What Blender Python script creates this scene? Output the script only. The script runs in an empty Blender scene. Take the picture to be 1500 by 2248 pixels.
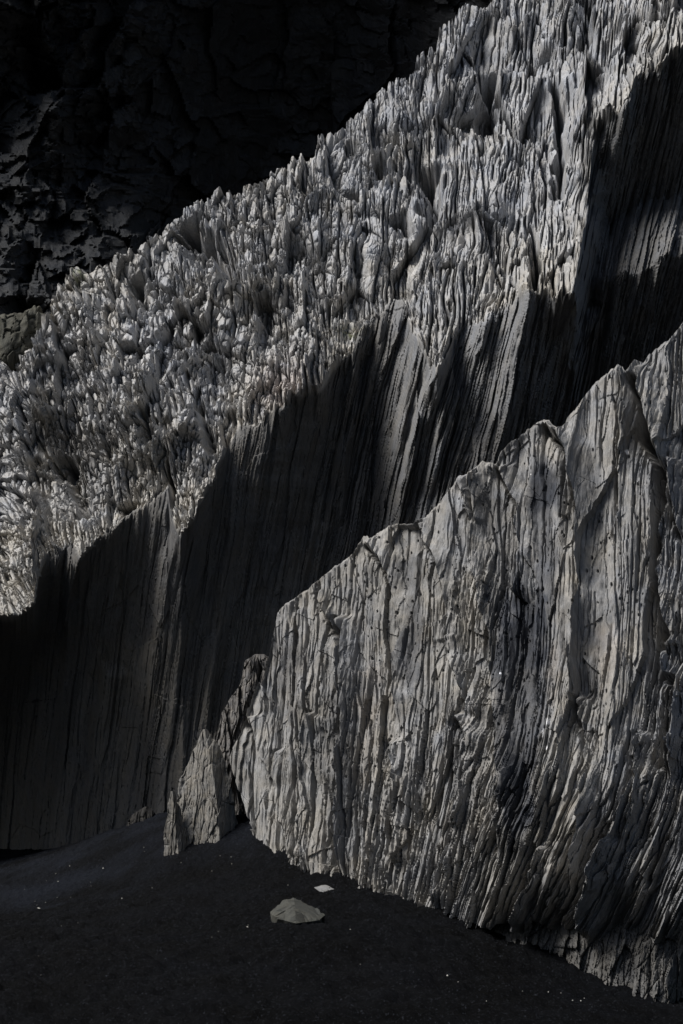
import bpy, math
import numpy as np

# ------------------------------------------------------------------ camera
S = bpy.context.scene
TW, TH = 1500.0, 2248.0
CAMZ = 2.5
FPX = 3088.0
PITCH = math.radians(8.9)
cam = bpy.data.cameras.new("camera")
cam.sensor_fit = 'VERTICAL'
cam.sensor_height = 36.0
cam.lens = FPX / TH * 36.0
cam.clip_end = 3000.0
camo = bpy.data.objects.new("camera", cam)
S.collection.objects.link(camo)
camo.location = (0, 0, CAMZ)
camo.rotation_euler = (math.radians(90) + PITCH, 0, 0)
S.camera = camo

# ------------------------------------------------------------------ light
L = np.array([-0.58, -0.20, 0.79]); L = L / np.linalg.norm(L)      # towards the sun
elev = math.asin(L[2]); az = math.atan2(L[0], L[1])                 # clockwise from +Y
W_ = bpy.data.worlds.new("World"); S.world = W_
W_.use_nodes = True
nt = W_.node_tree
bg = nt.nodes['Background']
sky = nt.nodes.new('ShaderNodeTexSky')
sky.sky_type = 'NISHITA'; sky.sun_disc = False
sky.sun_elevation = elev; sky.sun_rotation = az
sky.air_density = 1.0; sky.dust_density = 3.0; sky.ozone_density = 1.0
nt.links.new(sky.outputs[0], bg.inputs[0])
bg.inputs[1].default_value = 0.05
sun = bpy.data.lights.new("sun", 'SUN'); sun.energy = 3.9; sun.angle = math.radians(30.0)
sun.color = (1.0, 0.975, 0.94)
suno = bpy.data.objects.new("sun", sun); S.collection.objects.link(suno)
from mathutils import Vector
suno.rotation_euler = Vector(L).to_track_quat('Z', 'Y').to_euler()
suno.location = (-20, -10, 40)
S.view_settings.view_transform = 'Standard'
S.view_settings.look = 'None'
S.view_settings.exposure = 0.62
S.view_settings.gamma = 1.0
S.render.resolution_x = 683; S.render.resolution_y = 1024

# ------------------------------------------------------------------ maths
cp, sp = math.cos(PITCH), math.sin(PITCH)
def W(px, py, Y):
    """world point on the sight line (photo pixels) at world distance Y"""
    u = (np.asarray(px, float) - TW/2) / FPX
    v = (TH/2 - np.asarray(py, float)) / FPX
    dy = cp - v*sp; dz = sp + v*cp
    t = np.asarray(Y, float) / dy
    return np.stack([u*t, dy*t, CAMZ + dz*t], -1)

def H(ix, iy, seed):
    ix = np.asarray(ix).astype(np.int64); iy = np.asarray(iy).astype(np.int64)
    h = (ix*374761393 + iy*668265263 + seed*974634777) & 0xffffffff
    h = ((h ^ (h >> 13)) * 1274126177) & 0xffffffff
    h = ((h ^ (h >> 16)) * 2246822519) & 0xffffffff
    h = h ^ (h >> 15)
    return (h & 0xffffff) / float(0x1000000)

def vn(x, y, seed):
    x0 = np.floor(x); y0 = np.floor(y)
    fx = x-x0; fy = y-y0
    fx = fx*fx*fx*(fx*(fx*6-15)+10); fy = fy*fy*fy*(fy*(fy*6-15)+10)
    a = H(x0, y0, seed); b = H(x0+1, y0, seed); c = H(x0, y0+1, seed); d = H(x0+1, y0+1, seed)
    return (a+(b-a)*fx)*(1-fy) + (c+(d-c)*fx)*fy
def fbm(x, y, seed, o=4, g=0.5):
    s = 0; a = 1; t = 0
    for k in range(o):
        s = s + a*(vn(x, y, seed+k*17)*2-1); t += a; a *= g; x = x*2.03+11.3; y = y*2.03+5.7
    return s/t
def ridged(x, y, seed, o=4):
    s = 0; a = 1; t = 0
    for k in range(o):
        s = s + a*(1-np.abs(vn(x, y, seed+k*17)*2-1)); t += a; a *= .5; x = x*2.03+3.3; y = y*2.03+8.1
    return s/t
def cells(x, y, seed, jit=0.95, p=2.0):
    """elongated cells: border distance, cell random numbers, offset from the seed"""
    x0 = np.floor(x); y0 = np.floor(y)
    F1 = np.full(x.shape, 1e9); F2 = np.full(x.shape, 1e9)
    cx = np.zeros(x.shape); cy = np.zeros(x.shape); ox = np.zeros(x.shape); oy = np.zeros(x.shape)
    qx = np.zeros(x.shape); qy = np.zeros(x.shape)
    for i in (-1, 0, 1):
        for j in (-1, 0, 1):
            gx = x0+i; gy = y0+j
            sx = gx+.5+(H(gx, gy, seed)-.5)*jit
            sy = gy+.5+(H(gx, gy, seed+1)-.5)*jit
            dx = x-sx; dy = y-sy
            d = (np.abs(dx)**p+np.abs(dy)**p)**(1/p)
            m = d < F1
            m2 = (~m) & (d < F2)
            qx = np.where(m, ox, np.where(m2, dx, qx)); qy = np.where(m, oy, np.where(m2, dy, qy))
            F2 = np.where(m, F1, np.minimum(F2, d))
            F1 = np.where(m, d, F1)
            cx = np.where(m, gx, cx); cy = np.where(m, gy, cy)
            ox = np.where(m, dx, ox); oy = np.where(m, dy, oy)
    global SIDE
    SIDE = np.abs(qx-ox)/(np.hypot(qx-ox, qy-oy)+1e-6)      # 1 on borders between side-by-side cells
    return F2-F1, H(cx, cy, seed+2), H(cx, cy, seed+3), H(cx, cy, seed+4), ox, oy
def blades(a, b, wa, wb, seed, off=1.0, tx=.8, ty=.6, crack=.16, cd=.5, bias_x=0.0, bias_y=0.0, p=2.0, sd=0.0):
    e, r1, r2, r3, ox, oy = cells(a/wa, b/wb, seed, p=p)
    c = np.clip(e/crack, 0, 1); c = 1-(1-c)*((1-sd)+sd*sm(SIDE, .55, .9))
    return off*(r1-.5) + tx*(r2-.5+bias_x)*ox*2 + ty*(r3-.5+bias_y)*oy*2 - cd*(1-c)**2
def crackf(a, b, wa, wb, seed, half, dens=.5, jit=.95):
    """long side cracks, half-width in photo pixels; 0..1, coming and going along their length"""
    e = cells(a/wa, b/wb, seed, jit=jit)[0]
    c = np.clip(1-e*wa*.5/half, 0, 1)*sm(SIDE, .5, .85)
    m = sm(vn(a/(wa*2.2), b/(wb*.7), seed+5), 1-dens-.12, 1-dens+.12)
    return c*m
def sm(x, a, b):
    t = np.clip((x-a)/(b-a), 0, 1); return t*t*(3-2*t)
def PL(pts):
    p = np.array(pts, float); return lambda x: np.interp(x, p[:, 0], p[:, 1])
def segdist(px, py, pts):
    """distance to a polyline, signed: negative on its left (going down)"""
    best = np.full(px.shape, 1e9); sgn = np.zeros(px.shape); tt = np.zeros(px.shape)
    P = np.array(pts, float); n = len(P)-1
    for k in range(n):
        ax, ay = P[k]; bx, by = P[k+1]
        vx, vy = bx-ax, by-ay
        q = vx*vx+vy*vy
        t = np.clip(((px-ax)*vx+(py-ay)*vy)/q, 0, 1)
        dx = px-(ax+t*vx); dy = py-(ay+t*vy)
        d = np.hypot(dx, dy)
        m = d < best
        best = np.where(m, d, best)
        sgn = np.where(m, np.sign(dx*vy-dy*vx), sgn)
        tt = np.where(m, (k+t)/n, tt)
    return best, sgn, tt
def axis(lo, hi, f0, f1, step, grow=1.05, smax=14):
    a = list(np.arange(f0, f1, step)); s = step; x = f1
    while x < hi: a.append(x); s = min(s*grow, smax); x += s
    a.append(hi)
    s = step; x = f0-step; pre = []
    while x > lo: pre.append(x); s = min(s*grow, smax); x -= s
    pre.append(lo)
    return np.array(pre[::-1]+a)

# ------------------------------------------------------------------ materials
def rock_mat(name, bump=.35, rough=.86, scale=1.0, grain=.02, mottle=.35, spec=.25):
    m = bpy.data.materials.new(name); m.use_nodes = True
    t = m.node_tree; N = t.nodes; K = t.links
    b = N['Principled BSDF']; b.inputs['Roughness'].default_value = rough
    b.inputs['Specular IOR Level'].default_value = spec
    at = N.new('ShaderNodeVertexColor'); at.layer_name = 'tone'
    tc = N.new('ShaderNodeTexCoord')
    mp = N.new('ShaderNodeMapping'); mp.inputs['Scale'].default_value = (scale*1.0, scale*1.0, scale*.28)
    K.new(tc.outputs['Object'], mp.inputs[0])
    n1 = N.new('ShaderNodeTexNoise'); n1.inputs['Scale'].default_value = 14; n1.inputs['Detail'].default_value = 9; n1.inputs['Roughness'].default_value = .68
    K.new(mp.outputs[0], n1.inputs[0])
    n2 = N.new('ShaderNodeTexNoise'); n2.inputs['Scale'].default_value = 2.3*scale; n2.inputs['Detail'].default_value = 6; n2.inputs['Roughness'].default_value = .6
    K.new(tc.outputs['Object'], n2.inputs[0])
    n3 = N.new('ShaderNodeTexNoise'); n3.inputs['Scale'].default_value = 95*scale; n3.inputs['Detail'].default_value = 3
    K.new(tc.outputs['Object'], n3.inputs[0])
    r1 = N.new('ShaderNodeMapRange'); r1.inputs[1].default_value = .28; r1.inputs[2].default_value = .72
    r1.inputs[3].default_value = 1-mottle; r1.inputs[4].default_value = 1+mottle*.75
    K.new(n1.outputs[0], r1.inputs[0])
    r3 = N.new('ShaderNodeMapRange'); r3.inputs[1].default_value = .3; r3.inputs[2].default_value = .7
    r3.inputs[3].default_value = .8; r3.inputs[4].default_value = 1.2
    K.new(n3.outputs[0], r3.inputs[0])
    mu = N.new('ShaderNodeMath'); mu.operation = 'MULTIPLY'; K.new(r1.outputs[0], mu.inputs[0]); K.new(r3.outputs[0], mu.inputs[1])
    cr = N.new('ShaderNodeValToRGB')
    cr.color_ramp.elements[0].position = .33; cr.color_ramp.elements[0].color = (.96, .99, 1.05, 1)
    cr.color_ramp.elements[1].position = .68; cr.color_ramp.elements[1].color = (1.05, 1.01, .95, 1)
    K.new(n2.outputs[0], cr.inputs[0])
    v1 = N.new('ShaderNodeVectorMath'); v1.operation = 'MULTIPLY'; K.new(at.outputs[0], v1.inputs[0]); K.new(cr.outputs[0], v1.inputs[1])
    v2 = N.new('ShaderNodeVectorMath'); v2.operation = 'SCALE'; K.new(v1.outputs[0], v2.inputs[0]); K.new(mu.outputs[0], v2.inputs['Scale'])
    K.new(v2.outputs[0], b.inputs['Base Color'])
    ad = N.new('ShaderNodeMath'); ad.operation = 'MULTIPLY_ADD'; ad.inputs[1].default_value = .35
    K.new(n3.outputs[0], ad.inputs[0]); K.new(n1.outputs[0], ad.inputs[2])
    bu = N.new('ShaderNodeBump'); bu.inputs['Strength'].default_value = bump; bu.inputs['Distance'].default_value = grain
    K.new(ad.outputs[0], bu.inputs['Height']); K.new(bu.outputs[0], b.inputs['Normal'])
    return m
M_ridge = rock_mat('weathered_rock', bump=.55, grain=.035, mottle=.4)
M_wall = rock_mat('wall_rock', bump=.4, grain=.02, mottle=.28)
M_slab = rock_mat('slab_rock', bump=.5, grain=.04, scale=1.3, mottle=.4)
M_cliff = rock_mat('cliff_rock', bump=.6, grain=.06, scale=.5, mottle=.4, spec=.1)
M_loose = rock_mat('loose_rock', bump=.5, grain=.012, scale=2.4, mottle=.3)

def mesh_from(name, V, F, mat, col=None, parent=None, smooth=False):
    me = bpy.data.meshes.new(name)
    V = np.ascontiguousarray(V, dtype=np.float32); F = np.ascontiguousarray(F, dtype=np.int32)
    n = len(F); k = F.shape[1]
    me.vertices.add(len(V)); me.vertices.foreach_set('co', V.ravel())
    me.loops.add(n*k); me.loops.foreach_set('vertex_index', F.ravel())
    me.polygons.add(n); me.polygons.foreach_set('loop_start', np.arange(0, n*k, k, dtype=np.int32))
    me.polygons.foreach_set('use_smooth', np.full(n, smooth, dtype=bool))
    me.update(calc_edges=True)
    if col is not None:
        ca = me.color_attributes.new('tone', 'FLOAT_COLOR', 'POINT')
        c = np.ones((len(V), 4), np.float32); c[:, :3] = col
        ca.data.foreach_set('color', c.ravel())
    me.materials.append(mat)
    o = bpy.data.objects.new(name, me); S.collection.objects.link(o)
    if parent: o.parent = parent
    return o
def gridF(nr, nc, flip=False, wrap=False):
    i = np.arange(nr-1)[:, None]; j = np.arange(nc if wrap else nc-1)[None, :]
    j2 = (j+1) % nc
    a = i*nc+j; b = i*nc+j2; c = (i+1)*nc+j2; d = (i+1)*nc+j
    F = np.stack([a, d, c, b], -1).reshape(-1, 4)
    return F[:, ::-1] if flip else F
def sub(V, C, F):
    u, inv = np.unique(F.ravel(), return_inverse=True)
    return V[u], C[u], inv.reshape(F.shape)
def tag(o, label=None, cat=None, group=None, kind=None):
    for k, v in (('label', label), ('category', cat), ('group', group), ('kind', kind)):
        if v: o[k] = v
    return o
def empty(name, loc):
    o = bpy.data.objects.new(name, None); S.collection.objects.link(o); o.location = loc; o.empty_display_size = .3
    return o
def put_under(root, o):
    o.parent = root
    o.matrix_parent_inverse = root.matrix_world.inverted() if False else __import__('mathutils').Matrix.Translation(-root.location)

# ------------------------------------------------------------------ sand
SCP = [  # (photo x, photo y, distance) the sand passes through
    (-500, 1878, 36), (0, 1868, 34.5), (150, 1862, 32.0), (260, 1822, 28.6), (360, 1790, 27.6), (420, 1800, 26.0), (500, 1800, 26.4),
    (380, 1868, 24.0), (485, 1886, 23.2), (545, 1790, 25.0), (560, 1835, 23.6), (610, 1880, 22.6), (660, 1915, 21.9),
    (740, 1942, 21.0), (830, 1968, 20.3), (920, 2006, 19.5), (1040, 2052, 18.8), (1110, 2082, 18.4), (1210, 2110, 18.0), (1270, 2165, 17.4),
    (1420, 2208, 17.0), (1560, 2240, 16.6), (1800, 2300, 16.2), (250, 1925, 24.5), (60, 1925, 26.5),
    (700, 2030, 17.8), (300, 2060, 18.0), (0, 2060, 18.5), (-400, 2060, 19.0), (0, 2250, 12.6), (700, 2250, 13.2), (1500, 2290, 14.8), (1100, 2180, 15.6),
    (1500, 2600, 9.0), (0, 2600, 7.4), (900, 1850, 27), (1300, 1850, 27), (700, 1800, 28)]
SP = np.array([W(*c) for c in SCP])
extra = np.array([(-25, 40, .3), (25, 40, .3), (-25, 15, 0), (25, 15, -1.0), (0, 2, 0), (-12, 2, 0), (12, 2, -.4), (0, 60, .5), (-40, -20, 0), (40, -20, 0)], float)
SP = np.vstack([SP, extra])
def tps(r): return np.where(r > 1e-9, r*r*np.log(r+1e-12), 0)
_n = len(SP)
_A = np.zeros((_n+3, _n+3)); _d = np.hypot(SP[:, None, 0]-SP[None, :, 0], SP[:, None, 1]-SP[None, :, 1])
_A[:_n, :_n] = tps(_d)+np.eye(_n)*.02; _A[:_n, _n] = 1; _A[:_n, _n+1:] = SP[:, :2]; _A[_n, :_n] = 1; _A[_n+1:, :_n] = SP[:, :2].T
_c = np.linalg.solve(_A, np.r_[SP[:, 2], 0, 0, 0])
def sandz(x, y):
    x = np.asarray(x, float); y = np.asarray(y, float)
    z = _c[_n]+_c[_n+1]*x+_c[_n+2]*y
    for k in range(_n): z = z+_c[k]*tps(np.hypot(x-SP[k, 0], y-SP[k, 1]))
    return z
xs = axis(-60, 60, -7, 7, .035, 1.08, 6); ys = axis(-20, 120, 10.5, 31, .045, 1.08, 6)
X, Y = np.meshgrid(xs, ys)
fade = np.exp(-(np.maximum(np.abs(X)-25, 0)/10)**2-(np.maximum(np.abs(Y-18)-28, 0)/10)**2)
Z = sandz(np.clip(X, -28, 28), np.clip(Y, -8, 46))*fade
near = np.clip((26-Y)/8, 0.25, 1)
Z += .035*fbm(X*3.1, Y*3.1, 911, 5, .65)+near*(.12*fbm(X*.8+Y*.25, Y*1.3, 901, 4)+.10*ridged(X*1.6+.5*Y, Y*2.4, 905, 4)+.055*fbm(X*5, Y*5, 907, 4))+(.03*fbm(X*11,Y*11,908,3,.7)+.026*(H(np.arange(X.size).reshape(X.shape), X*0, 9)-.5))
V = np.stack([X, Y, Z], -1).reshape(-1, 3)
m = bpy.data.materials.new('black_sand'); m.use_nodes = True
t = m.node_tree; N = t.nodes; K = t.links; b = N['Principled BSDF']
b.inputs['Roughness'].default_value = .8; b.inputs['Specular IOR Level'].default_value = .06
tc = N.new('ShaderNodeTexCoord')
n1 = N.new('ShaderNodeTexNoise'); n1.inputs['Scale'].default_value = 16; n1.inputs['Detail'].default_value = 9; n1.inputs['Roughness'].default_value = .8
n2 = N.new('ShaderNodeTexNoise'); n2.inputs['Scale'].default_value = .9; n2.inputs['Detail'].default_value = 5
K.new(tc.outputs['Object'], n1.inputs[0]); K.new(tc.outputs['Object'], n2.inputs[0])
cr = N.new('ShaderNodeValToRGB'); e = cr.color_ramp.elements
e[0].position = .30; e[0].color = (.0009, .0011, .0016, 1); e[1].position = .72; e[1].color = (.0026, .0032, .0049, 1)
x_ = e.new(.80); x_.color = (.03, .033, .04, 1)
K.new(n1.outputs[0], cr.inputs[0])
r2 = N.new('ShaderNodeMapRange'); r2.inputs[1].default_value = .35; r2.inputs[2].default_value = .65; r2.inputs[3].default_value = .3; r2.inputs[4].default_value = 1.5
K.new(n2.outputs[0], r2.inputs[0])
# the foreground is wave-damp and darker than the dry heap banked against the rocks
sx = N.new('ShaderNodeSeparateXYZ'); K.new(tc.outputs['Object'], sx.inputs[0])
wv_ = N.new('ShaderNodeMath'); wv_.operation = 'MULTIPLY_ADD'; wv_.inputs[1].default_value = 5.0; K.new(n2.outputs[0], wv_.inputs[0]); K.new(sx.outputs[1], wv_.inputs[2])
dr = N.new('ShaderNodeMapRange'); dr.inputs[1].default_value = 25.2; dr.inputs[2].default_value = 27.4; dr.inputs[3].default_value = .6; dr.inputs[4].default_value = 2.2
K.new(wv_.outputs[0], dr.inputs[0])
dm = N.new('ShaderNodeMath'); dm.operation = 'MULTIPLY'; K.new(r2.outputs[0], dm.inputs[0]); K.new(dr.outputs[0], dm.inputs[1])
vs = N.new('ShaderNodeVectorMath'); vs.operation = 'SCALE'; K.new(cr.outputs[0], vs.inputs[0]); K.new(dm.outputs[0], vs.inputs['Scale'])
n4 = N.new('ShaderNodeTexNoise'); n4.inputs['Scale'].default_value = 38; n4.inputs['Detail'].default_value = 2; n4.inputs['Roughness'].default_value = .8
K.new(tc.outputs['Object'], n4.inputs[0])
g5 = N.new('ShaderNodeMapRange'); g5.inputs[1].default_value = .58; g5.inputs[2].default_value = .76; g5.inputs[3].default_value = 0; g5.inputs[4].default_value = 1
K.new(n4.outputs[0], g5.inputs[0])
mx = N.new('ShaderNodeMix'); mx.data_type = 'RGBA'; K.new(g5.outputs[0], mx.inputs[0]); K.new(vs.outputs[0], mx.inputs[6]); mx.inputs[7].default_value = (.026, .029, .036, 1)
K.new(mx.outputs[2], b.inputs['Base Color'])
bu = N.new('ShaderNodeBump'); bu.inputs['Strength'].default_value = 1; bu.inputs['Distance'].default_value = .05
K.new(n1.outputs[0], bu.inputs['Height']); K.new(bu.outputs[0], b.inputs['Normal'])
M_sand = m
o = mesh_from('black_sand', V, gridF(len(ys), len(xs), flip=True), M_sand, smooth=True)
tag(o, 'black volcanic sand beach at the foot of the rocks', kind='structure')

# ------------------------------------------------------------------ far cliff
px = axis(-1400, 2600, -80, 1250, 4.0, 1.06, 40); py = axis(-2600, 2050, -80, 900, 4.0, 1.06, 40)
PX, PY = np.meshgrid(px, py)
wa = PX+40*fbm(PX/160, PY/160, 31); wb = PY+40*fbm(PX/160+9, PY/160, 37)
left = sm(560-PX, 0, 480)
Yc = 46 - (.0035+.0035*(1-left))*(700-PY) + 9*np.exp(-((PX-680)/330)**2) - .0012*np.maximum(0, 250-PX)
def facets(a, b, wa, wb, seed, t=1.):
    e, r1, r2, r3, ox, oy = cells(a/wa, b/wb, seed)
    return .5*(r1-.5)+t*((r2-.5)*ox+(r3-.5)*oy)*2
hb = 1.9*facets(wa+.15*wb, wb, 130, 200, 41, 1.2)+.9*facets(wa-.5*wb, wb+.2*wa, 60, 52, 43, 1.2)+.3*facets(wa+.6*wb, wb-.3*wa, 30, 22, 45, 1.2)+.1*facets(wa, wb+.3*wa, 15, 10, 46, 1.2)
hb += .30*fbm(PX/70, PY/50, 47, 5)+.8*fbm(PX/60, PY/300, 48, 3)
low_ = sm(PY, 300, 720)**.8
sp_ = np.exp(-((PX-105-.12*(PY-100)+18*fbm(PY/60, PX*0, 49, 3))/26)**2)*sm(420-PY, 0, 120)
sh = Yc-hb*(.35+.65*left)-low_*sm(560-PX, 0, 300)*6.5-.9*sp_
V = W(PX, PY, sh).reshape(-1, 3)
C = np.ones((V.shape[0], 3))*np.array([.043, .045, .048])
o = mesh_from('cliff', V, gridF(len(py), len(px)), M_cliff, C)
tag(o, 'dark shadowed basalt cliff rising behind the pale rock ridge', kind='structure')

# ------------------------------------------------------------------ main ridge
Tl = PL([(-700, 980), (-200, 820), (0, 775), (60, 765), (95, 712), (112, 665), (128, 640), (150, 592), (168, 584), (200, 600), (250, 572), (290, 547), (330, 517),
         (360, 492), (388, 460), (430, 447), (480, 432), (520, 412), (560, 387), (592, 378), (620, 366), (660, 345), (690, 332), (700, 295), (745, 272),
         (790, 237), (838, 193), (870, 185), (903, 165), (915, 122), (940, 112), (958, 98), (966, 66), (992, 54), (1010, 25), (1040, 18),
         (1060, 0), (1100, -40), (1300, -230), (1750, -650), (2100, -900)])
Ll = PL([(-700, 1560), (-200, 1400), (0, 1354), (35, 1350), (72, 1312), (84, 1250), (108, 1200), (160, 1180), (178, 1206), (205, 1180), (240, 1150), (300, 1102), (355, 1068),
         (368, 1050), (376, 1120), (395, 1160), (425, 1120), (455, 1060), (478, 1008), (515, 932), (545, 912), (572, 915), (590, 895), (625, 880), (650, 862), (675, 858), (705, 845), (738, 790), (775, 748),
         (792, 705), (830, 670), (868, 640), (890, 650), (905, 720), (930, 760), (960, 800), (985, 760), (1008, 700), (1050, 700), (1090, 672), (1140, 645), (1180, 632), (1225, 640), (1258, 634), (1272, 570),
         (1288, 440), (1303, 320), (1315, 262), (1378, 215), (1392, 175), (1450, 130), (1500, 92), (1700, -60), (2100, -300)])
Bl = PL([(-700, 2010), (0, 1995), (150, 1965), (300, 1910), (500, 1860), (900, 1860), (2100, 1860)])
cx_ = axis(-560, 2000, -30, 1530, 1.75, 1.05, 12)
rS, rW = 500, 380
lip0 = Ll(cx_)
def gsm(x, y, s_):
    g = np.arange(x[0], x[-1], 4.0); yy = np.interp(g, x, y); kk = np.exp(-.5*(np.arange(-60, 61)*4.0/s_)**2); kk /= kk.sum()
    return np.interp(x, g, np.convolve(np.pad(yy, 60, 'edge'), kk, 'valid'))
lipS = gsm(cx_, lip0, 130.0)
lip = lip0 + 9*fbm(cx_/14, cx_*0, 61, 3); top = Tl(cx_) + 1 + (3+6*sm(cx_,600,1000))*(vn(cx_/9, cx_*0, 63)-.5)+4*(vn(cx_/3.5, cx_*0, 64)-.5); bot = Bl(cx_)
vS = np.linspace(0, 1, rS); vW = np.linspace(0, 1, rW+1)[1:]
vW = vW**1.05
PYs = top[None, :]*(1-vS[:, None])+lip[None, :]*vS[:, None]
PYw = lip[None, :]*(1-vW[:, None])+bot[None, :]*vW[:, None]
PY = np.vstack([PYs, PYw]); PX = np.tile(cx_, (rS+rW, 1))
slope = np.vstack([np.ones((rS, 1)), np.zeros((rW, 1))])*np.ones_like(PX)
YL = np.interp(cx_, [-600, 0, 500, 1000, 1500, 2000], [28.5, 27.6, 27.0, 26.5, 25.6, 25.0])[None, :]
lipR = lip[None, :]
upd = np.maximum(lipR-PY, 0); dnd = np.maximum(PY-lipR, 0)
base = np.interp(cx_, [-600, 0, 150, 400, 700, 1500, 2000], [36.5, 35.5, 32.3, 28.9, 29.2, 29.6, 29.6])[None, :]
span = (bot-lip)[None, :]
k = np.clip(dnd/span, 0, 1)
lipW = gsm(cx_, lip0, 70.0)
XB = PX+.33*np.maximum(PY-640, 0)+14*fbm(PY/45, PX/200, 68, 3)          # the block's right side leans with the streaks
stp = sm(PY, 200, 420)
YL = YL + stp*np.interp(XB, [700, 850, 1190, 1270, 1306, 1400], [0, .95, -.55, -.30, .15, .0])+(1-stp)*np.interp(PX, [700, 850, 1300, 1600], [0, .5, -.3, 0])
off = (lipS-lip0)/92.0; offS = gsm(cx_, off, 80.0)*.8
mm = (sm(cx_, 800, 900)*sm(1230-cx_, 0, 60))[None, :]*.9
wd = np.exp(-dnd/(50+60*sm(PX, 600, 800)))
lipE = lipR*wd+np.interp(PX+.2*dnd+10*fbm(PY/60, PX/200, 69, 3), cx_, lipW)*(1-wd)
k = np.clip((PY-lipE)/(bot[None, :]-lipE), 0, 1)*(1-slope)
YE = YL + (lipS-lip)[None, :]/92.0*wd+np.interp(PX+.2*dnd+10*fbm(PY/60, PX/200, 69, 3), cx_, offS)*(1-wd)
Y0 = YE + upd/92.0 + (base-YE)*((1-(1-k)**1.7)*(1-mm)+k**1.5*mm)
# humps and hollows of the weathered slope
Y0 -= slope*sm(upd, 0, 120)*(1.0*fbm(PX/170, PY/150, 71, 3)+.45*fbm(PX/60, PY/75, 73, 2))
# ledge under the overhang at right
El = PL([(1150, 560), (1290, 515), (1340, 500), (1362, 470), (1420, 442), (1500, 430), (2100, 380)])
L2 = PL([(1150, 640), (1290, 625), (1330, 612), (1372, 600), (1402, 606), (1440, 572), (1500, 552), (2100, 420)])
E_ = (El(cx_)+6*fbm(cx_/12, cx_*0, 65, 2))[None, :]; L2_ = (L2(cx_)+8*fbm(cx_/10, cx_*0, 66, 3))[None, :]
led = np.where(PY < L2_, np.clip((PY-E_)/(L2_-E_), 0, 1), np.clip(1-(PY-L2_)/420, 0, 1)**1.3)
R_ = sm(XB, 1286, 1330)*(1-slope)
k2 = np.clip((PY-lipR)/np.maximum(E_-lipR, 30), 0, 1); k3 = np.clip((PY-E_)/(L2_-E_), 0, 1); k4 = np.clip((PY-L2_)/420, 0, 1)
Y0 += R_*(1.25*k2**.8*(1-k3)-1.25*k3**.8*(1-k4)**1.2)
# buttresses: (crest line, reach to the left, reach to the right, height)
RIBS = [([(905, 600), (930, 700), (905, 820), (880, 960), (868, 1150)], 74, 20, .36),
        ([(985, 640), (965, 780), (925, 880), (900, 1000), (870, 1180)], 34, 12, .40),
        ([(1090, 640), (1050, 760), (1000, 920), (930, 1110)], 46, 14, .22),
        ([(1165, 560), (1140, 700), (1090, 900), (1040, 1050)], 40, 14, .25),
        ([(1280, 430), (1285, 640), (1200, 820), (1130, 980)], 60, 14, .30),
        ([(845, 660), (820, 800), (760, 1000), (735, 1250)], 34, 14, .30),
        ([(790, 700), (770, 860), (745, 1010), (690, 1300)], 30, 12, .26),
        ([(440, 980), (425, 1090), (375, 1230), (330, 1500), (310, 1700)], 62, 30, .30),
        ([(380, 900), (378, 1000), (366, 1120), (356, 1240)], 26, 14, .18),
        ([(665, 1000), (650, 1200), (615, 1500), (560, 1700)], 70, 26, .22),
        ([(520, 1000), (500, 1200), (470, 1450), (440, 1700)], 40, 18, .16),
        ([(245, 1450), (215, 1600), (185, 1860)], 46, 18, .30),
        ([(160, 1200), (150, 1400), (120, 1700)], 46, 14, .25),
        ([(1420, 640), (1350, 760), (1300, 860)], 40, 14, .12)]
wx = PX+9*fbm(PX/40, PY/90, 75, 3)
for pts, wl, wr, hh in RIBS:
    d, s, tt = segdist(wx, PY, pts)
    f = np.where(s > 0, np.clip(1-d/wl, 0, 1), np.clip(1-d/wr, 0, 1))
    s0 = f
    ends = sm(tt, 0, .12)*sm(1-tt, 0, .35)
    Y0 -= hh*s0*ends*np.where(slope > .5, .4, 1)
# ---- surface detail
lean = np.interp(PX, [0, 300, 600, 900, 1300, 1600], [.10, .15, .21, .26, .34, .38])
aW = PX + lean*(PY-lipS[None, :]) + 5*fbm(PX/50, PY/130, 81, 3)
bW = PY
hW = .15*blades(aW, bW, 34, 420, 83, 1, .9, .35, .10, .35, bias_x=.1, sd=1)
hW += .075*blades(aW+3*fbm(PX/20, PY/60, 84, 2), bW, 13, 190, 85, 1, .9, .4, .14, .5, sd=1)
hW += .035*blades(aW, bW, 6.0, 90, 87, 1, .5, .4, .2, .6, sd=1)+.012*fbm(aW/4, bW/14, 88, 3)
hW += .50*fbm(aW/105, bW/800, 89, 3)+.16*fbm(aW/38, bW/420, 79, 3)
# small horizontal breaks
hW *= .5+.65*sm(PX, 620, 860)
hW -= (.3+.7*sm(PX, 620, 860))*(.13*crackf(aW, bW, 26, 420, 801, 2.4, .55)+.09*crackf(aW+2*fbm(PX/20, PY/60, 84, 2), bW, 12, 240, 803, 1.8, .5)+.10*crackf(aW, bW, 60, 600, 805, 3.6, .5))
hW += .05*blades(aW, bW+.3*aW, 80, 130, 90, 1, .2, .2, .03, .0, sd=1)
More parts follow.
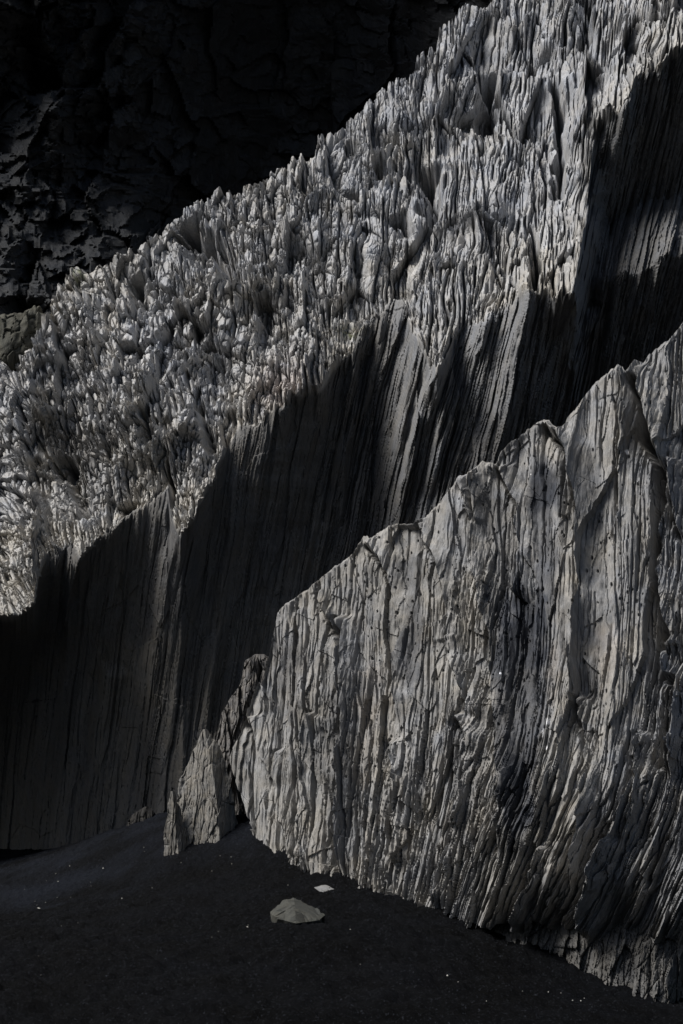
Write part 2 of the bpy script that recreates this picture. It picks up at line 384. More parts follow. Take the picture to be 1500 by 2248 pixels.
# slope detail: fine fringe near the lip, chunky towards the crest, long blades at right
lr = sm(PX, 650, 1150)
a1 = PX + .10*(PY-600) + 16*fbm(PX/70, PY/90, 91, 3) - (1-lr)*.42*(PY-850)*sm(420-PX, 0, 380)
b1 = PY + 18*fbm(PX/50, PY/50, 92, 3)
fr = np.exp(-np.maximum(lipS[None, :]-PY, 0)/150)
chunk = np.clip(vn(PX/120, PY/100, 93)*1.6-.2, 0, 1)
g1 = .44*blades(a1, b1, 56, 165, 95, 1, .9, 1.0, .07, .45, bias_y=-.25)
big = sm(vn(PX/75, PY/95, 94), .42, .62)
g2 = .19*blades(a1+2*fbm(PX/12, PY/20, 96, 2), b1, 25, 84, 97, 1, 1.1, 1.0, .13, .85, bias_y=-.2)
g2b = .17*blades(a1, b1, 21, 150, 98, 1, 1.1, 1.0, .13, .9, bias_y=-.2)
g3 = .10*blades(a1, b1, 11.5, 40, 99, 1, 1.0, .9, .2, .9, bias_y=-.1)
g3b = .085*blades(a1, b1, 9., 95, 101, 1, .9, .6, .22, 1.0)
g4 = .018*fbm(a1/5, b1/12, 103, 3)
calm = sm(820-PX, 0, 260)*sm(upd, 20, 90)*sm(PY-top[None, :], 50, 190)          # low crumbly relief in the middle of the left part
tw = (PY+.25*PX+60*fbm(PX/120, PY/120, 120, 3))/150.; tf = tw-np.floor(tw)
ter = (.5-tf)*sm(vn(PX/140, PY/140, 121), .40, .62)*(1-.6*fr)
g1 *= 1-.35*calm; g2 *= (1-.45*calm)*(.55+.75*big); g2b *= .6+.6*big; g3 *= 1-.35*calm
pl_ = .46*blades(a1+.15*b1, b1, 84, 150, 122, 1, 1.1, .9, .05, .5)*sm(vn(PX/150, PY/120, 123), .45, .6)
blk = cells((PX+.35*PY+10*fbm(PX/30, PY/30, 124, 2))/20., (PY-.3*PX)/27., 125)
g4 += pl_+.55*ter*(1-.4*lr)-(.35+.5*calm)*(1-lr)*.11*(1-np.clip(blk[0]/.16, 0, 1))+calm*.04*(blk[1]-.5)+calm*.22*(blk[2]-.5)*blk[3]+calm*.15*(blk[2]-.5)*blk[4]
hS = g1*(1-.7*fr) + (g2*(1-lr)+g2b*lr)*(1-.35*fr)*(.6+.6*chunk) + (g3*(1-.6*fr)*(1-.5*lr)*(.45+.7*big)+g3b*np.clip(.9*fr+lr*.45*(.4+big), 0, 1.1)) + g4
hS -= .26*crackf(a1, b1, 24, 120, 811, 2.8, .62)+.16*crackf(a1+2*fbm(PX/12, PY/20, 96, 2), b1, 12, 66, 813, 2.0, .55)
# cross-jointed rubble towards the upper left
ul = sm(900-PX, 0, 420)*sm(upd, 60, 240)
hS = hS*(1-.45*sm(PY-top[None, :], 60, -10)*sm(900-PX, 0, 200))
hS += ul*.24*blades(PX+.5*PY, PY-.5*PX, 26, 40, 105, 1, 1, .9, .14, .6)
# deep clefts
def cleft(pts, w, dep, amp=6):
    w = w*1.5; dep = dep*1.5
    d, s, tt = segdist(PX+1.6*amp*fbm(PX/22, PY/22, 107, 2), PY, pts)
    return -dep*np.clip(1-d/w, 0, 1)**1.3*sm(tt, 0, .1)*sm(1-tt, 0, .1)
for pts, w, dep in [([(408, 470), (425, 520), (440, 560)], 26, 1.1), ([(440, 500), (475, 545), (520, 600), (528, 650)], 20, .9), ([(1068, 140), (1078, 220), (1066, 300)], 20, .8),
                    ([(940, 350), (955, 430), (930, 480)], 22, .9), ([(292, 590), (300, 640)], 14, .7), ([(140, 1000), (160, 1060), (170, 1140)], 26, .7),
                    ([(1225, 180), (1232, 330), (1222, 440)], 12, .8), ([(820, 350), (835, 400)], 14, .6), ([(1275, 0), (1290, 60), (1285, 120)], 12, .7),
                    ([(1170, 480), (1178, 560), (1172, 650)], 8, .7), ([(372, 1020), (372, 1100), (358, 1230)], 6, .5), ([(870, 470), (900, 520)], 14, .5),
                    ([(430, 870), (450, 930), (458, 990)], 9, .5), ([(310, 900), (330, 960)], 12, .5)]:
    hS += cleft(pts, w, dep)
# white bits, moss
wl_ = sm(dnd, -2, 26)
h = hS*(1-wl_)*np.where(slope > .5, 1, 1)+hW*wl_
P = W(PX, PY, Y0)
# displacement direction: out of the slope (towards viewer and up), out of the wall
dirS = np.array([-.12, -.93, .25]); dirS /= np.linalg.norm(dirS); dirW = np.array([0, -1, 0.])
wsl = (1-wl_)[..., None]
P = P + h[..., None]*(dirS*wsl+dirW*(1-wsl))
# close over the crest and down the back
nb = 60
q = np.linspace(0, 1, nb)[::-1][:-1][:, None]
back = P[0][None, :, :] + np.stack([0*q*PX[:1], 5.5*q+0*PX[:1], -5.0*q**1.6+0*PX[:1]], -1)
back[..., 2] += (q*(1-.0*q)*1.2)*(blades(np.tile(cx_, (nb-1, 1)), q*400, 30, 60, 109, 1, 1, 1, .14, .5)*.5)
P = np.vstack([back, P]); nt_ = nb-1
hh_ = np.vstack([np.zeros((nt_, len(cx_))), h])
PXa = np.vstack([PX[:nt_]*0+cx_[None, :], PX]); PYa = np.vstack([np.tile(top, (nt_, 1)), PY]); wla = np.vstack([np.zeros((nt_, len(cx_))), wl_])
upa = np.vstack([np.zeros((nt_, len(cx_)))+300, upd]); fra = np.exp(-upa/200)
# colour: cool grey, warmer towards the lip and the lower left; the wall is darker stone, with part of its shade put into the colour
cool = np.array([.285, .291, .303]); warm = np.array([.330, .317, .290]); wall_shade = np.array([.098, .097, .096])
wm = np.clip(sm(1000-PXa, 0, 900)*.45+fra*.55+.55*fbm(PXa/110, PYa/110, 111, 4)-.05, 0, 1)[..., None]
C = cool*(1-wm)+warm*wm
C = C*(1+.22*fbm(PXa/30, PYa/60, 113, 4))[..., None]
pk = (np.exp(-((PXa-620)/60)**2-((PYa-840)/50)**2)*.5)[..., None]
C = C*(1+pk*np.array([.14, -.02, -.08]))
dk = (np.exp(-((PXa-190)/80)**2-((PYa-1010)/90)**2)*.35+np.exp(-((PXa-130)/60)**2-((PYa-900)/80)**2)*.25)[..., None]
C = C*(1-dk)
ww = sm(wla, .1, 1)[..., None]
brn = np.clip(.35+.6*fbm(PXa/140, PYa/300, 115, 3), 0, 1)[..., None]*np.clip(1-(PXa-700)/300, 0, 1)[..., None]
lit_w = (sm(PXa, 820, 900)*np.exp(-np.maximum(PYa-np.vstack([np.tile(lip, (nt_, 1)), np.tile(lip, (PX.shape[0], 1))]), 0)/260))[..., None]  # lit zone of the wall at right: light put into the colour, fading downwards
wallc = wall_shade*(1-brn)+np.array([.135, .125, .106])*brn
wallc = wallc*(1+.3*fbm((PXa+.2*PYa)/26, PYa/220, 117, 3))[..., None]
wallc = wallc*(1-.7*lit_w)+np.array([.19, .195, .203])*.7*lit_w
C = C*(1-ww)+wallc*ww
moss = (np.exp(-((PXa-768)/22)**2-((PYa-722)/12)**2)+np.exp(-((PXa-175)/14)**2-((PYa-610)/22)**2))*np.clip(vn(PXa/5, PYa/5, 119)*2-.7, 0, 1)
C = C*(1-.8*moss[..., None])+np.array([.10, .115, .03])*.8*moss[..., None]
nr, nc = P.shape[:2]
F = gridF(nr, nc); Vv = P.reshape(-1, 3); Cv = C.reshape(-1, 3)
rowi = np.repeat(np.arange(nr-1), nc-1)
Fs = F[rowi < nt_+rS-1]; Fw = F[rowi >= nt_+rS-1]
root = empty('rock_ridge', (0, 29, 0))
tag(root, 'long jagged pale rock ridge climbing to the upper right above a dark undercut wall', 'rock ridge')
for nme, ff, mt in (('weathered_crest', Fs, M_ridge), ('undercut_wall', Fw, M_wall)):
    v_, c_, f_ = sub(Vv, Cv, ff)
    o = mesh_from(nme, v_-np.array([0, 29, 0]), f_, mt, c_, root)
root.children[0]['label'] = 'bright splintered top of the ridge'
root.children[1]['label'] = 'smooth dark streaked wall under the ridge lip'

# ------------------------------------------------------------------ front slab
SIL = np.array([(505, 1668), (512, 1640), (528, 1612), (540, 1568), (556, 1520), (566, 1497), (574, 1500), (584, 1460), (600, 1395), (610, 1345), (620, 1332), (640, 1318), (664, 1300), (684, 1289), (705, 1268), (735, 1246), (768, 1222), (798, 1178),
       (806, 1176), (814, 1186), (845, 1160), (852, 1152), (905, 1148), (915, 1140), (935, 1134), (958, 1112), (965, 1106), (980, 1085), (1008, 1046), (1020, 1042),
       (1034, 1042), (1060, 1013), (1082, 1016), (1086, 1020), (1100, 990), (1112, 978), (1150, 950), (1192, 921), (1206, 924), (1228, 944), (1236, 940), (1248, 915), (1262, 900), (1290, 862),
       (1314, 834), (1345, 812), (1356, 800), (1366, 806), (1374, 815), (1392, 790), (1412, 796), (1428, 776), (1446, 762), (1470, 745), (1500, 706),
       (1560, 640), (1700, 520), (1950, 330)], float)
BAS = [(0, (555, 1800)), (.045, (565, 1850)), (.085, (600, 1895)), (.12, (640, 1935)), (.18, (660, 1960)), (.27, (745, 1975)), (.35, (830, 2000)), (.42, (915, 2030)), (.50, (1035, 2080))]
arc = np.r_[0, np.cumsum(np.hypot(*np.diff(SIL, axis=0).T))]
def at(s): return np.interp(s, arc, SIL[:, 0]), np.interp(s, arc, SIL[:, 1])
i1500 = np.interp(1500, SIL[:, 0], arc)
ss = axis(0, arc[-1], 0, i1500+60, 1.5, 1.05, 10)
tx_, ty_ = at(ss)
n_ = fbm(ss/12, ss*0, 201, 3)
tx_ = tx_+1.6*n_; ty_ = ty_+3.5*fbm(ss/9, ss*0+4, 203, 3)
# base point of every column (silhouette x -> base x,y); the right part ends in the undercut edge
BX = PL([(505, 550), (528, 558), (560, 575), (584, 600), (610, 632), (684, 668), (798, 770), (905, 880), (1020, 985), (1100, 1060), (1192, 1135), (1290, 1225), (1390, 1315), (1500, 1425), (1560, 1500), (1700, 1650), (1950, 1900)])
BY = PL([(545, 1825), (560, 1850), (600, 1905), (650, 1945), (700, 1965), (745, 1978), (830, 2002), (900, 2030), (985, 2062), (1030, 2068), (1045, 2030), (1085, 2042), (1110, 2020), (1150, 2062),
         (1172, 2022), (1205, 2040), (1228, 2020), (1240, 2042), (1262, 2030), (1285, 2078), (1300, 2082), (1325, 2070), (1345, 2040), (1380, 2050), (1410, 2080), (1440, 2070), (1475, 2060), (1510, 2085), (1600, 2060), (1900, 2060)])
bx_ = BX(SIL[:, 0]); bx_ = np.interp(ss, arc, bx_); by_ = BY(bx_)+5*fbm(bx_/8, bx_*0, 205, 3)
nR = 640
v = np.linspace(0, 1, nR)[:, None]
# columns keep upright first and lean to the left lower down
PXg = tx_[None, :]*(1-v)+bx_[None, :]*v + np.maximum(tx_-bx_, 0)[None, :]*.55*v*(1-v)*1.6
PYg = ty_[None, :]*(1-v)+by_[None, :]*v
PX, PY = PXg, PYg
baseY = np.interp(PX, [500, 600, 660, 745, 830, 920, 1040, 1110, 1210, 1300, 1420, 1560, 1900], [24.2, 22.7, 21.9, 21.0, 20.3, 19.5, 18.7, 18.3, 17.8, 17.4, 17.0, 16.6, 16.0])
bline = BY(PX)
up = np.maximum(bline-PY, 0)
Y0 = baseY + .0038*up*np.interp(PX, [520, 700, 1500], [.45, .75, .8])
Y0 += -.00022*np.minimum(up, 500)*np.exp(-up/400)*0
# undercut belly low on the right: swells out, then tucks in
bel = sm(PX, 930, 1150)
Y0 -= bel*.55*np.exp(-((up-260)/230)**2)
Y0 += bel*.55*np.clip(1-up/130, 0, 1)**1.6
# broad folds
aS = PX+175*np.clip((PY-1380)/720, 0, 2)**2*sm(PX, 700, 1150)+.045*(PY-1500)
aS = aS+7*fbm(PX/60, PY/170, 211, 3)
bS = PY
Y0 -= .30*fbm(aS/120, bS/620, 213, 3)
# traced cracks and plate edges: raised on one side (side +1: left side stands proud)
CR = [([(742, 1350), (750, 1420), (748, 1560), (742, 1680), (740, 1800), (736, 1930)], 9, .50, 46, .30),
      ([(798, 1190), (835, 1230), (858, 1310), (868, 1380), (868, 1480), (872, 1600)], 4, .16, 40, .16),
      ([(912, 1143), (930, 1190), (965, 1240), (985, 1330), (985, 1440)], 5, .18, 40, .18),
      ([(1008, 1050), (1030, 1100), (1040, 1200), (1044, 1260), (1058, 1300), (1078, 1400), (1086, 1600), (1092, 1800), (1080, 1900)], 4, .14, 44, .20),
      ([(1034, 1045), (1048, 1100), (1050, 1160)], 4, .12, 26, .10),
      ([(1085, 1020), (1112, 1080), (1132, 1110), (1136, 1190), (1128, 1290), (1120, 1300)], 6, .22, 46, .26),
      ([(1192, 925), (1222, 965), (1250, 1000), (1262, 1090), (1272, 1170), (1278, 1300), (1262, 1420), (1258, 1520)], 5, .20, 50, .24),
      ([(1228, 948), (1240, 990), (1240, 1040), (1234, 1120), (1232, 1140)], 4, .14, 20, .12),
      ([(1375, 812), (1400, 850), (1412, 900), (1418, 960), (1440, 1000), (1450, 1040), (1456, 1100), (1448, 1180), (1440, 1260), (1450, 1310), (1462, 1400), (1480, 1460)], 12, .55, 60, .40),
      ([(1455, 1400), (1460, 1490), (1490, 1500), (1470, 1600), (1440, 1700)], 10, .35, 50, .35),
      ([(1262, 1520), (1272, 1600), (1280, 1700), (1270, 1800), (1255, 1880), (1240, 1960)], 7, .32, 40, .26),
      ([(1325, 1830), (1300, 1910), (1275, 2000), (1270, 2060)], 8, .3, 45, .3),
      ([(1000, 1570), (1030, 1620), (1020, 1700), (1000, 1800), (960, 1920), (945, 2000)], 5, .20, 40, .26),
      ([(980, 1400), (990, 1450), (1020, 1510), (1030, 1580)], 4, .15, 40, .16),
      ([(860, 1620), (868, 1760), (850, 1900)], 5, .18, 36, .16),
      ([(655, 1330), (655, 1400), (650, 1470), (655, 1560)], 3, .12, 30, .08),
      ([(700, 1300), (722, 1350), (735, 1400)], 3, .12, 20, .12),
      ([(600, 1640), (606, 1760), (640, 1900)], 4, .14, 40, .16),
      ([(540, 1570), (556, 1640), (600, 1740)], 3, .10, 40, .12),
      ([(690, 1560), (670, 1600), (660, 1700), (656, 1800), (668, 1930)], 4, .15, 40, .18),
      ([(1180, 1850), (1150, 1950), (1130, 2040)], 6, .22, 36, .22),
      ([(1400, 1600), (1390, 1700), (1350, 1800), (1290, 1960)], 6, .22, 46, .26),
      ([(1350, 870), (1365, 960), (1350, 1060), (1340, 1200)], 3, .08, 30, .05),
      ([(1470, 1010), (1480, 1100), (1500, 1200)], 5, .2, 40, .2)]
h = np.zeros_like(PX)
upq = sm(PY, 1250, 1800)
rg_ = .10+.95*sm(vn(PX/80, PY/230, 245), .46, .74); upq = rg_+(1.05-rg_)*upq*.72
wpx = PX+5*fbm(PX/18, PY/36, 215, 3)
for pts, w, dep, reach, step in CR:
    d, s, tt = segdist(wpx, PY, pts)
    ends = sm(tt, 0, .06)*sm(1-tt, 0, .12)
    wv = (w+3.2)*(.7+.8*vn(PY/40, PX*0, 217)); dep = dep*2.0; step = step*1.5
    # s>0: left of the downward line
    h += ends*np.where(s > 0, step*np.clip(1-d/reach, 0, 1)**1.0, -step*.55*np.clip(1-d/(reach*.9), 0, 1)**1.5)
    h -= ends*dep*np.clip(1-d/wv, 0, 1)**1.2
low = np.clip(sm(PY, 1380, 1980)*sm(PX, 600, 900)+sm(PX, 1380, 1500)*.6, 0, 1)
far_l = 1-sm(PX, 620, 780)
h += .15*blades(aS+6*fbm(PX/30, PY/60, 221, 3), bS, 60, 620, 219, .6, 1.0, .35, .045, .5, bias_x=.12, sd=1)
h += upq*(.030+.10*low)*blades(aS+3*fbm(PX/16, PY/40, 222, 2), bS, 19, 200, 223, 1, 1., .4, .12, .6, bias_x=.15, sd=1)
h += upq*(.016+.06*low)*blades(aS+2*fbm(PX/9, PY/25, 224, 2), bS, 8.5, 210, 225, 1, 1, .5, .18, .8, sd=1)
h += (.006+.003*low)*fbm(aS/3.2, bS/16, 227, 3)
h += .016*fbm(aS/16, bS/60, 229, 4)
fine = np.clip(vn(aS/45, bS/260, 231)*2-.9, 0, 1)
h -= fine*.05*upq*(1-np.clip(cells(aS/6.5, bS/85, 233)[0]/.22, 0, 1))
# short plate ends
hp = blades(aS+.2*bS, bS, 60, 170, 235, 1, .1, .5, .03, 0)
h += .05*hp*sm(vn(PX/120, PY/160, 247), .45, .6)
h += .20*blades(aS+10*fbm(PX/45, PY/90, 248, 3), bS, 118, 520, 249, .8, 1.1, .5, .03, .5, bias_x=.1, sd=1)
h -= .18*(.45+.55*upq)*crackf(aS, bS, 52, 560, 821, 3.0, .62)+.10*crackf(aS+3*fbm(PX/30, PY/60, 222, 2), bS, 30, 420, 841, 2.0, .42)+.12*upq*crackf(aS+4*fbm(PX/30, PY/60, 222, 2), bS, 22, 260, 823, 2.3, .45+.15)
h -= (.05+.07*low)*crackf(aS+2*fbm(PX/9, PY/25, 224, 2), bS, 10, 120, 825, 1.8, .5)
# leaves of rock that end in chipped lower tips
for wa_, wb_, sd_, am_ in ((70, 300, 831, .12), (34, 180, 833, .08)):
    e_, q1, q2_, q3, ox_, oy_ = cells((aS+8*fbm(PX/25, PY/50, sd_+4, 3))/wa_, bS/wb_, sd_)
    h += (upq*.6+.4)*(am_*(q1-.5)+am_*1.3*(q2_-.3)*ox_)
# little pits
pit, r1, r2, r3, ox, oy = cells(PX/15., PY/24., 237)
pr = np.hypot(ox*1.3, oy)
pits = (r1 > .45+.5*vn(PX/130, PY/150, 239))*np.clip(1-pr/(.10+.13*r2), 0, 1)*sm(PX, 640, 800)*(1-.7*low)
h -= .07*pits
P = W(PX, PY, Y0)
edge = sm(v, 0, .012)
dS = np.array([-.45, -.88, .12]); dS /= np.linalg.norm(dS)
P = P+(h*edge*.8+h*.2)[..., None]*dS
nb = 40
q = np.linspace(0, 1, nb)[::-1][:-1][:, None]
rn = P[0][None]
back = rn + np.stack([.5*q*q+0*PX[:1], 1.9*q**.8+0*PX[:1], -3.5*q**1.8+0*PX[:1]], -1)
back[..., 2] += .25*q*(1-q)*blades(np.tile(ss, (nb-1, 1)), q*200, 40, 60, 241, 1, 1, 1, .14, .4)
# tuck the lower edge in behind itself
nu = 26
q2 = np.linspace(0, 1, nu)[1:][:, None]
tuck = P[-1][None]+np.stack([.15*q2+0*PX[:1], 1.6*q2+0*PX[:1], (.10*np.sin(q2*3.1)-.5*q2**2)+0*PX[:1]], -1)
tuck[..., 2] += .12*q2*blades(np.tile(bx_, (nu-1, 1)), q2*60, 12, 40, 243, 1, 1, 1, .2, .5)
P2 = np.vstack([back, P, tuck])
def ext(Aarr): return np.vstack([np.repeat(Aarr[:1], nb-1, 0), Aarr, np.repeat(Aarr[-1:], nu-1, 0)])
PXa, PYa, pa, aa, lowa = ext(PX), ext(PY), ext(pits), ext(aS), ext(low)
warm = np.array([.212, .206, .193]); cool = np.array([.172, .175, .181])
wm = np.clip(.62+.8*fbm(aa/70, PYa/150, 251, 4)-.35*sm(PXa, 1250, 1500)+.25*(1-sm(PXa, 600, 1000)), 0, 1)[..., None]
C = cool*(1-wm)+warm*wm
C = C*(1+.26*fbm(aa/16, PYa/70, 253, 4)+.26*fbm(PXa/50, PYa/50, 254, 3))[..., None]
# damp stains
def blob(cx, cy, rx, ry, sd, ragged=.5):
    d = np.hypot((PXa-cx)/rx, (PYa-cy)/ry)+ragged*fbm(PXa/22, PYa/45, sd, 4)
    return 1-sm(d, .55, 1.05)
st = np.clip(  .60*blob(1140, 1540, 70, 330, 255)+.5*blob(1125, 1370, 66, 120, 256)+.5*blob(1195, 1230, 34, 230, 257)+.45*blob(1200, 1070, 46, 70, 258)
      + .5*blob(905, 1400, 32, 120, 259)+.4*blob(890, 1250, 36, 60, 260)+.35*blob(1085, 1120, 30, 90, 261)+.25*blob(740, 1640, 50, 200, 262)
      + .4*blob(1130, 1800, 70, 160, 263)+.35*blob(1300, 1080, 30, 120, 264)+.3*blob(640, 1480, 40, 100, 265, .7)+.18*blob(1480, 1850, 110, 300, 266, .9), 0, .74)*1.1
C = C*(1-st[..., None]*np.array([1.0, .98, .93]))
C = C*(1-.55*np.clip(pa*1.6, 0, 1)[..., None])
ora = (.5*blob(1340, 1420, 40, 90, 267)+.4*blob(1215, 1480, 24, 90, 268)+.35*blob(820, 1560, 40, 160, 269))[..., None]
C = C*(1+ora*np.array([.10, .0, -.10]))
wh = np.zeros_like(PXa)
for cx, cy, rx, ry in ((1203, 1583, 5, 9), (1192, 1610, 2.5, 12), (1381, 995, 4, 7), (1200, 1640, 2.5, 6), (1103, 1480, 1.6, 2), (1166, 1042, 1.6, 2)):
    wh = np.maximum(wh, 1-sm(np.hypot((PXa-cx)/rx, (PYa-cy)/ry)+.3*fbm(PXa/4, PYa/4, 271, 2), .7, 1.0))
C = C*(1-wh[..., None])+.75*wh[..., None]
root = empty('rock_slab', (2.0, 20, 0))
tag(root, 'tall leaning grey rock slab with long vertical cracks rising from the sand at the right', 'rock slab')
o = mesh_from('cracked_face', P2.reshape(-1, 3)-np.array([2., 20, 0]), gridF(*P2.shape[:2]), M_slab, C.reshape(-1, 3), root)

# foot of the slab under the undercut edge
fx = axis(900, 2000, 1000, 1530, 1.8, 1.06, 12)
vv = np.linspace(0, 1, 230)[:, None]
topf = np.interp(fx, [900, 1500, 2000], [1960, 1960, 1960]); botf = np.interp(fx, [900, 1040, 1110, 1210, 1270, 1420, 1480, 1520, 2000], [2080, 2110, 2140, 2175, 2225, 2262, 2262, 2250, 2300])
PX = np.tile(fx, (230, 1)); PY = topf*(1-vv)+botf*vv
Y0 = np.interp(PX, [900, 1040, 1210, 1300, 1420, 1500, 1560, 1900], [19.8, 19.0, 18.2, 17.75, 17.3, 17.25, 17.6, 18.6]) + .0012*(2100-PY)
Y0 += .5*sm(PX, 1455, 1530)*sm(PY, 2040, 2220)+.35*sm(2080-PY, 0, 80)
af = PX+.15*(PY-2080)+5*fbm(PX/30, PY/50, 281, 3)
h = .12*blades(af, PY, 52, 190, 283, 1, 1, .5, .07, .35, bias_x=.1)+.07*blades(af, PY, 17, 90, 285, 1, 1, .5, .13, .6)+.03*blades(af, PY, 7.5, 50, 287, 1, 1, .5, .2, .8)+.02*fbm(af/8, PY/16, 289, 3)
P = W(PX, PY, Y0-h)
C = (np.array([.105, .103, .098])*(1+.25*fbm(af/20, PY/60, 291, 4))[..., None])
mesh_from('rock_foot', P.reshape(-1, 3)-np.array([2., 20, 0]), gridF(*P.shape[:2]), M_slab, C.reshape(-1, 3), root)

# ------------------------------------------------------------------ lofted loose rocks
def loft_rock(name, rows, Yc, label, cat, seed, col, depth=.5, amp=.05, group=None, nrow=170, nring=260, wa=10, wb=60, mat=None, tilt=0., parent=None, lean=0.):
    """rows: (py, left px, edge px, right px, edge forward m). closed ring: left, front edge, right, back"""
    R = np.array(rows, float); py = np.linspace(R[0, 0], R[-1, 0], nrow)
    l, e, r, f = [np.interp(py, R[:, 0], R[:, k]) for k in (1, 2, 3, 4)]
    l = l+3.2*fbm(py/16, py*0, seed+7, 3)*sm(py-py[0], 0, 20); r = r+3.2*fbm(py/16, py*0+9, seed+8, 3)*sm(py-py[0], 0, 20)
    q = np.linspace(0, 1, nring, endpoint=False)
    PX = np.zeros((nrow, nring)); DY = np.zeros((nrow, nring))
    tpos = [0, .30, .62, .82, 1.0]
    for i in range(nrow):
        wdt = (r[i]-l[i])
        xs_ = [l[i], e[i], r[i], (l[i]+r[i])/2+.1*wdt, l[i]]
        ds_ = [0, -f[i], 0.05, depth*min(1, wdt/60.), 0]
        PX[i] = np.interp(q, tpos, xs_); DY[i] = np.interp(q, tpos, ds_)
    PY = np.tile(py[:, None], (1, nring))
    tcoord = PX+np.where(q[None, :] > .62, 200, 0)
    a = tcoord+.06*(PY)+3*fbm(tcoord/14, PY/30, seed, 2)
    h = amp*(1.5*blades(a, PY, wa*2.3, wb*2, seed+1, 1, 1, .5, .07, .3)+.8*blades(a, PY, wa, wb, seed+2, 1, 1, .6, .14, .6)+.35*blades(a, PY, wa*.45, wb*.6, seed+3, 1, 1, .5, .2, .7)+.25*fbm(a/6, PY/14, seed+4, 3))
    h = h*sm(PY-py[0], -4, 22)
    fr_ = np.where(q < .62, 1., .6)[None, :]
    Yb = Yc + lean*(py[-1]-py)[:, None]/100.
    P = W(PX, PY, Yb+DY-h*fr_)
    P = np.vstack([np.repeat(P[:1].mean(1, keepdims=True), nring, 1), P])
    C = np.array(col)*(1+.25*fbm(a/14, PY/40, seed+5, 4))[..., None]
    C = np.vstack([C[:1], C])
    base = P[-1].mean(0)
    o = mesh_from(name, P.reshape(-1, 3)-base, gridF(nrow+1, nring, wrap=True), mat or M_loose, C.reshape(-1, 3), parent)
    o.location = base
    if label: tag(o, label, cat, group)
    return o
loft_rock('pointed_rock', [(1601, 446, 450, 455, .02), (1612, 440, 452, 463, .05), (1640, 429, 458, 482, .12), (1660, 420, 462, 492, .18), (1700, 402, 468, 502, .28), (1715, 392, 470, 505, .3), (1745, 390, 474, 512, .34),
          (1800, 394, 480, 521, .38), (1850, 398, 483, 526, .4), (1890, 400, 485, 527, .42), (1930, 400, 485, 528, .42)], 24.0, 'waist-high pointed grey rock standing upright in the sand left of the tall slab', 'rock', 301, (.138, .132, .120), 0.8, .045, wa=13, wb=80, lean=.12)
loft_rock('rock_splinter', [(1737, 375, 379, 384, .02), (1760, 370, 381, 391, .06), (1800, 366, 384, 402, .12), (1835, 360, 388, 412, .16), (1868, 362, 392, 418, .2), (1910, 362, 392, 420, .2)], 23.9,
          'narrow splintered stone leaning against the left side of the pointed rock', 'rock', 321, (.12, .115, .105), .35, .035, wa=8, wb=50)
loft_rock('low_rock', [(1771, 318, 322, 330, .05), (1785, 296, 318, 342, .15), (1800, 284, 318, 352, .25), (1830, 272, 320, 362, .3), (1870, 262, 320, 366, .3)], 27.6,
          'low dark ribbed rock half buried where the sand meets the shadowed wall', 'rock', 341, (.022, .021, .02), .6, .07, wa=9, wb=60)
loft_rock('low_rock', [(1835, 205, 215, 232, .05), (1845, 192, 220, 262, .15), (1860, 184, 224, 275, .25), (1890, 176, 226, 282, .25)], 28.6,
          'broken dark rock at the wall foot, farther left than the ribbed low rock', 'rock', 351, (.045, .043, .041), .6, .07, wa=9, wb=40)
loft_rock('rock_fin', [(1436, 560, 568, 580, .02), (1450, 540, 562, 600, .1), (1500, 528, 556, 620, .2), (1530, 508, 545, 630, .25), (1565, 488, 535, 640, .3), (1620, 474, 525, 640, .3), (1660, 470, 522, 640, .3), (1720, 490, 525, 640, .3), (1900, 500, 540, 640, .3)], 25.6,
          'dark jagged rock fin wedged between the shadowed wall and the tall slab', 'rock', 361, (.105, .10, .095), .9, .12, wa=11, wb=50)

import bmesh
def hull_rock(name, pts, label, cat, seed, col, sub_=4, amp=.02, sc=9., smooth=.0, crack=0.):
    P0 = np.array([W(*p) for p in pts]); base = P0.mean(0); base[2] = P0[:, 2].min()
    bm = bmesh.new()
    for p in P0: bm.verts.new(p-base)
    bmesh.ops.convex_hull(bm, input=bm.verts)
    bm.verts.ensure_lookup_table()
    for v_ in [v_ for v_ in bm.verts if not v_.link_faces]: bm.verts.remove(v_)
    bmesh.ops.subdivide_edges(bm, edges=bm.edges, cuts=1, smooth=smooth)
    for k in range(sub_): bmesh.ops.subdivide_edges(bm, edges=bm.edges, cuts=1, smooth=smooth*.5, use_grid_fill=True)
    bmesh.ops.triangulate(bm, faces=bm.faces)
    bm.normal_update()
    co = np.array([v_.co for v_ in bm.verts]); no = np.array([v_.normal for v_ in bm.verts])
    x, y, z = co.T
    h = amp*(fbm(x*sc+y*sc*.5, z*sc*1.2+y*sc*.6, seed, 5, .6)*1.6)
    if crack: h = h+crack*blades(x*100+z*30, z*100-x*20+y*60, 22, 60, seed+3, 1, 1, 1, .09, .6)
    co = co+no*h[:, None]
    F = np.array([[v_.index for v_ in f.verts] for f in bm.faces]) if True else None
    C = np.array(col)*(1+.2*fbm(x*12, z*12+y*8, seed+9, 4))[:, None]
    bm.free()
    o = mesh_from(name, co, F, M_loose, C); o.location = base
    tag(o, label, cat); return o
hull_rock('stone', [(595, 2006, 17.95), (604, 1994, 18.1), (628, 1975, 18.3), (645, 1971, 18.4), (664, 1980, 18.4), (690, 1994, 18.3), (716, 2007, 18.2), (702, 2020, 17.8), (650, 2027, 17.55), (610, 2017, 17.7), (600, 2040, 17.9),
          (640, 1995, 19.0), (690, 2010, 18.8), (650, 2050, 17.7), (700, 2045, 17.9), (648, 2000, 17.75)], 'larger loose flat-topped stone lying alone on the black sand', 'stone', 401, (.040, .041, .036), amp=.022, crack=.022)
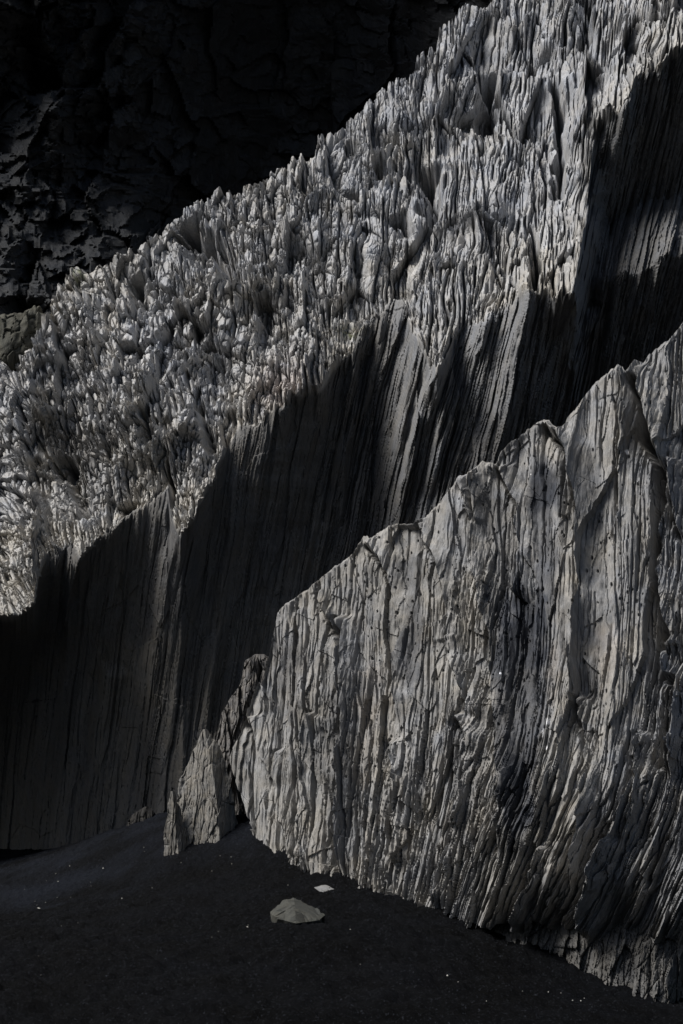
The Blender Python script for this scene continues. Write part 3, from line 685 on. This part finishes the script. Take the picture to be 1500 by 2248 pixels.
hull_rock('stone', [(689, 1948, 20.5), (704, 1944, 20.6), (716, 1943, 20.7), (742, 1952, 20.6), (730, 1959, 20.4), (705, 1960, 20.35), (715, 1952, 21.0), (715, 1972, 20.6)],
          'small flat pale stone beside the foot of the tall slab', 'stone', 411, (.17, .17, .168), amp=.006)
bm = bmesh.new(); bmesh.ops.create_icosphere(bm, subdivisions=6, radius=1)
co = np.array([v_.co for v_ in bm.verts]); F = np.array([[v_.index for v_ in f.verts] for f in bm.faces]); bm.free()
x, y, z = co.T
rr = 1+.16*fbm(x*1.7+y, z*1.7+3+y, 431, 3)+.10*blades(x*100+z*55+y*30, z*100-x*40+y*20, 26, 48, 433, 1, .8, .8, .09, .7)+.02*fbm(x*9+y*5, z*9, 435, 4)
co = co*rr[:, None]*np.array([.80, 1.0, 1.12])
co = co@np.array([[.94, 0, -.34], [0, 1, 0], [.34, 0, .94]])
C = np.array((.052, .051, .041))*(1+.3*fbm(x*4+y, z*4, 437, 4))[:, None]
o = mesh_from('boulder', co, F, M_ridge, C); o.location = W(50, 770, 34.0)
tag(o, 'rounded olive-grey boulder tucked behind the lower left end of the ridge crest', 'boulder')

# pale shell and straw grit scattered over the sand
rng = np.random.RandomState(5)
Vs = []; Fs = []
for k in range(280):
    Yg = rng.uniform(13, 26); pxg = rng.uniform(0, 1300)
    x = (pxg-750)/3088*Yg
    s = rng.choice([.006, .009, .013, .017], p=[.5, .3, .15, .05])
    z = float(sandz(x, Yg))+.03
    el = 1.0 if rng.rand() > .06 else 7.0
    an = rng.uniform(0, 3.14)
    ca, sa = math.cos(an)*s*el, math.sin(an)*s*el
    c0 = np.array([x, Yg, z]); n0 = len(Vs)
    Vs += [c0+[ca, sa, 0], c0+[-ca, -sa, 0], c0+[-sa/el, ca/el, 0], c0+[sa/el, -ca/el, 0], c0+[0, 0, s], c0+[0, 0, -s]]
    for a, b_, c in ((0, 2, 4), (2, 1, 4), (1, 3, 4), (3, 0, 4), (2, 0, 5), (1, 2, 5), (3, 1, 5), (0, 3, 5)): Fs.append((n0+a, n0+b_, n0+c))
mg = bpy.data.materials.new('shell_grit'); mg.use_nodes = True
bb = mg.node_tree.nodes['Principled BSDF']; bb.inputs['Roughness'].default_value = .6
ng = mg.node_tree.nodes.new('ShaderNodeTexNoise'); ng.inputs['Scale'].default_value = 3
rg = mg.node_tree.nodes.new('ShaderNodeValToRGB'); rg.color_ramp.elements[0].color = (.08, .08, .08, 1); rg.color_ramp.elements[1].color = (.6, .58, .52, 1)
mg.node_tree.links.new(ng.outputs[0], rg.inputs[0]); mg.node_tree.links.new(rg.outputs[0], bb.inputs['Base Color'])
o = mesh_from('shell_grit', np.array(Vs), np.array(Fs), mg)
tag(o, 'tiny pale bits of shell scattered over the black sand', 'shell grit', kind='stuff')
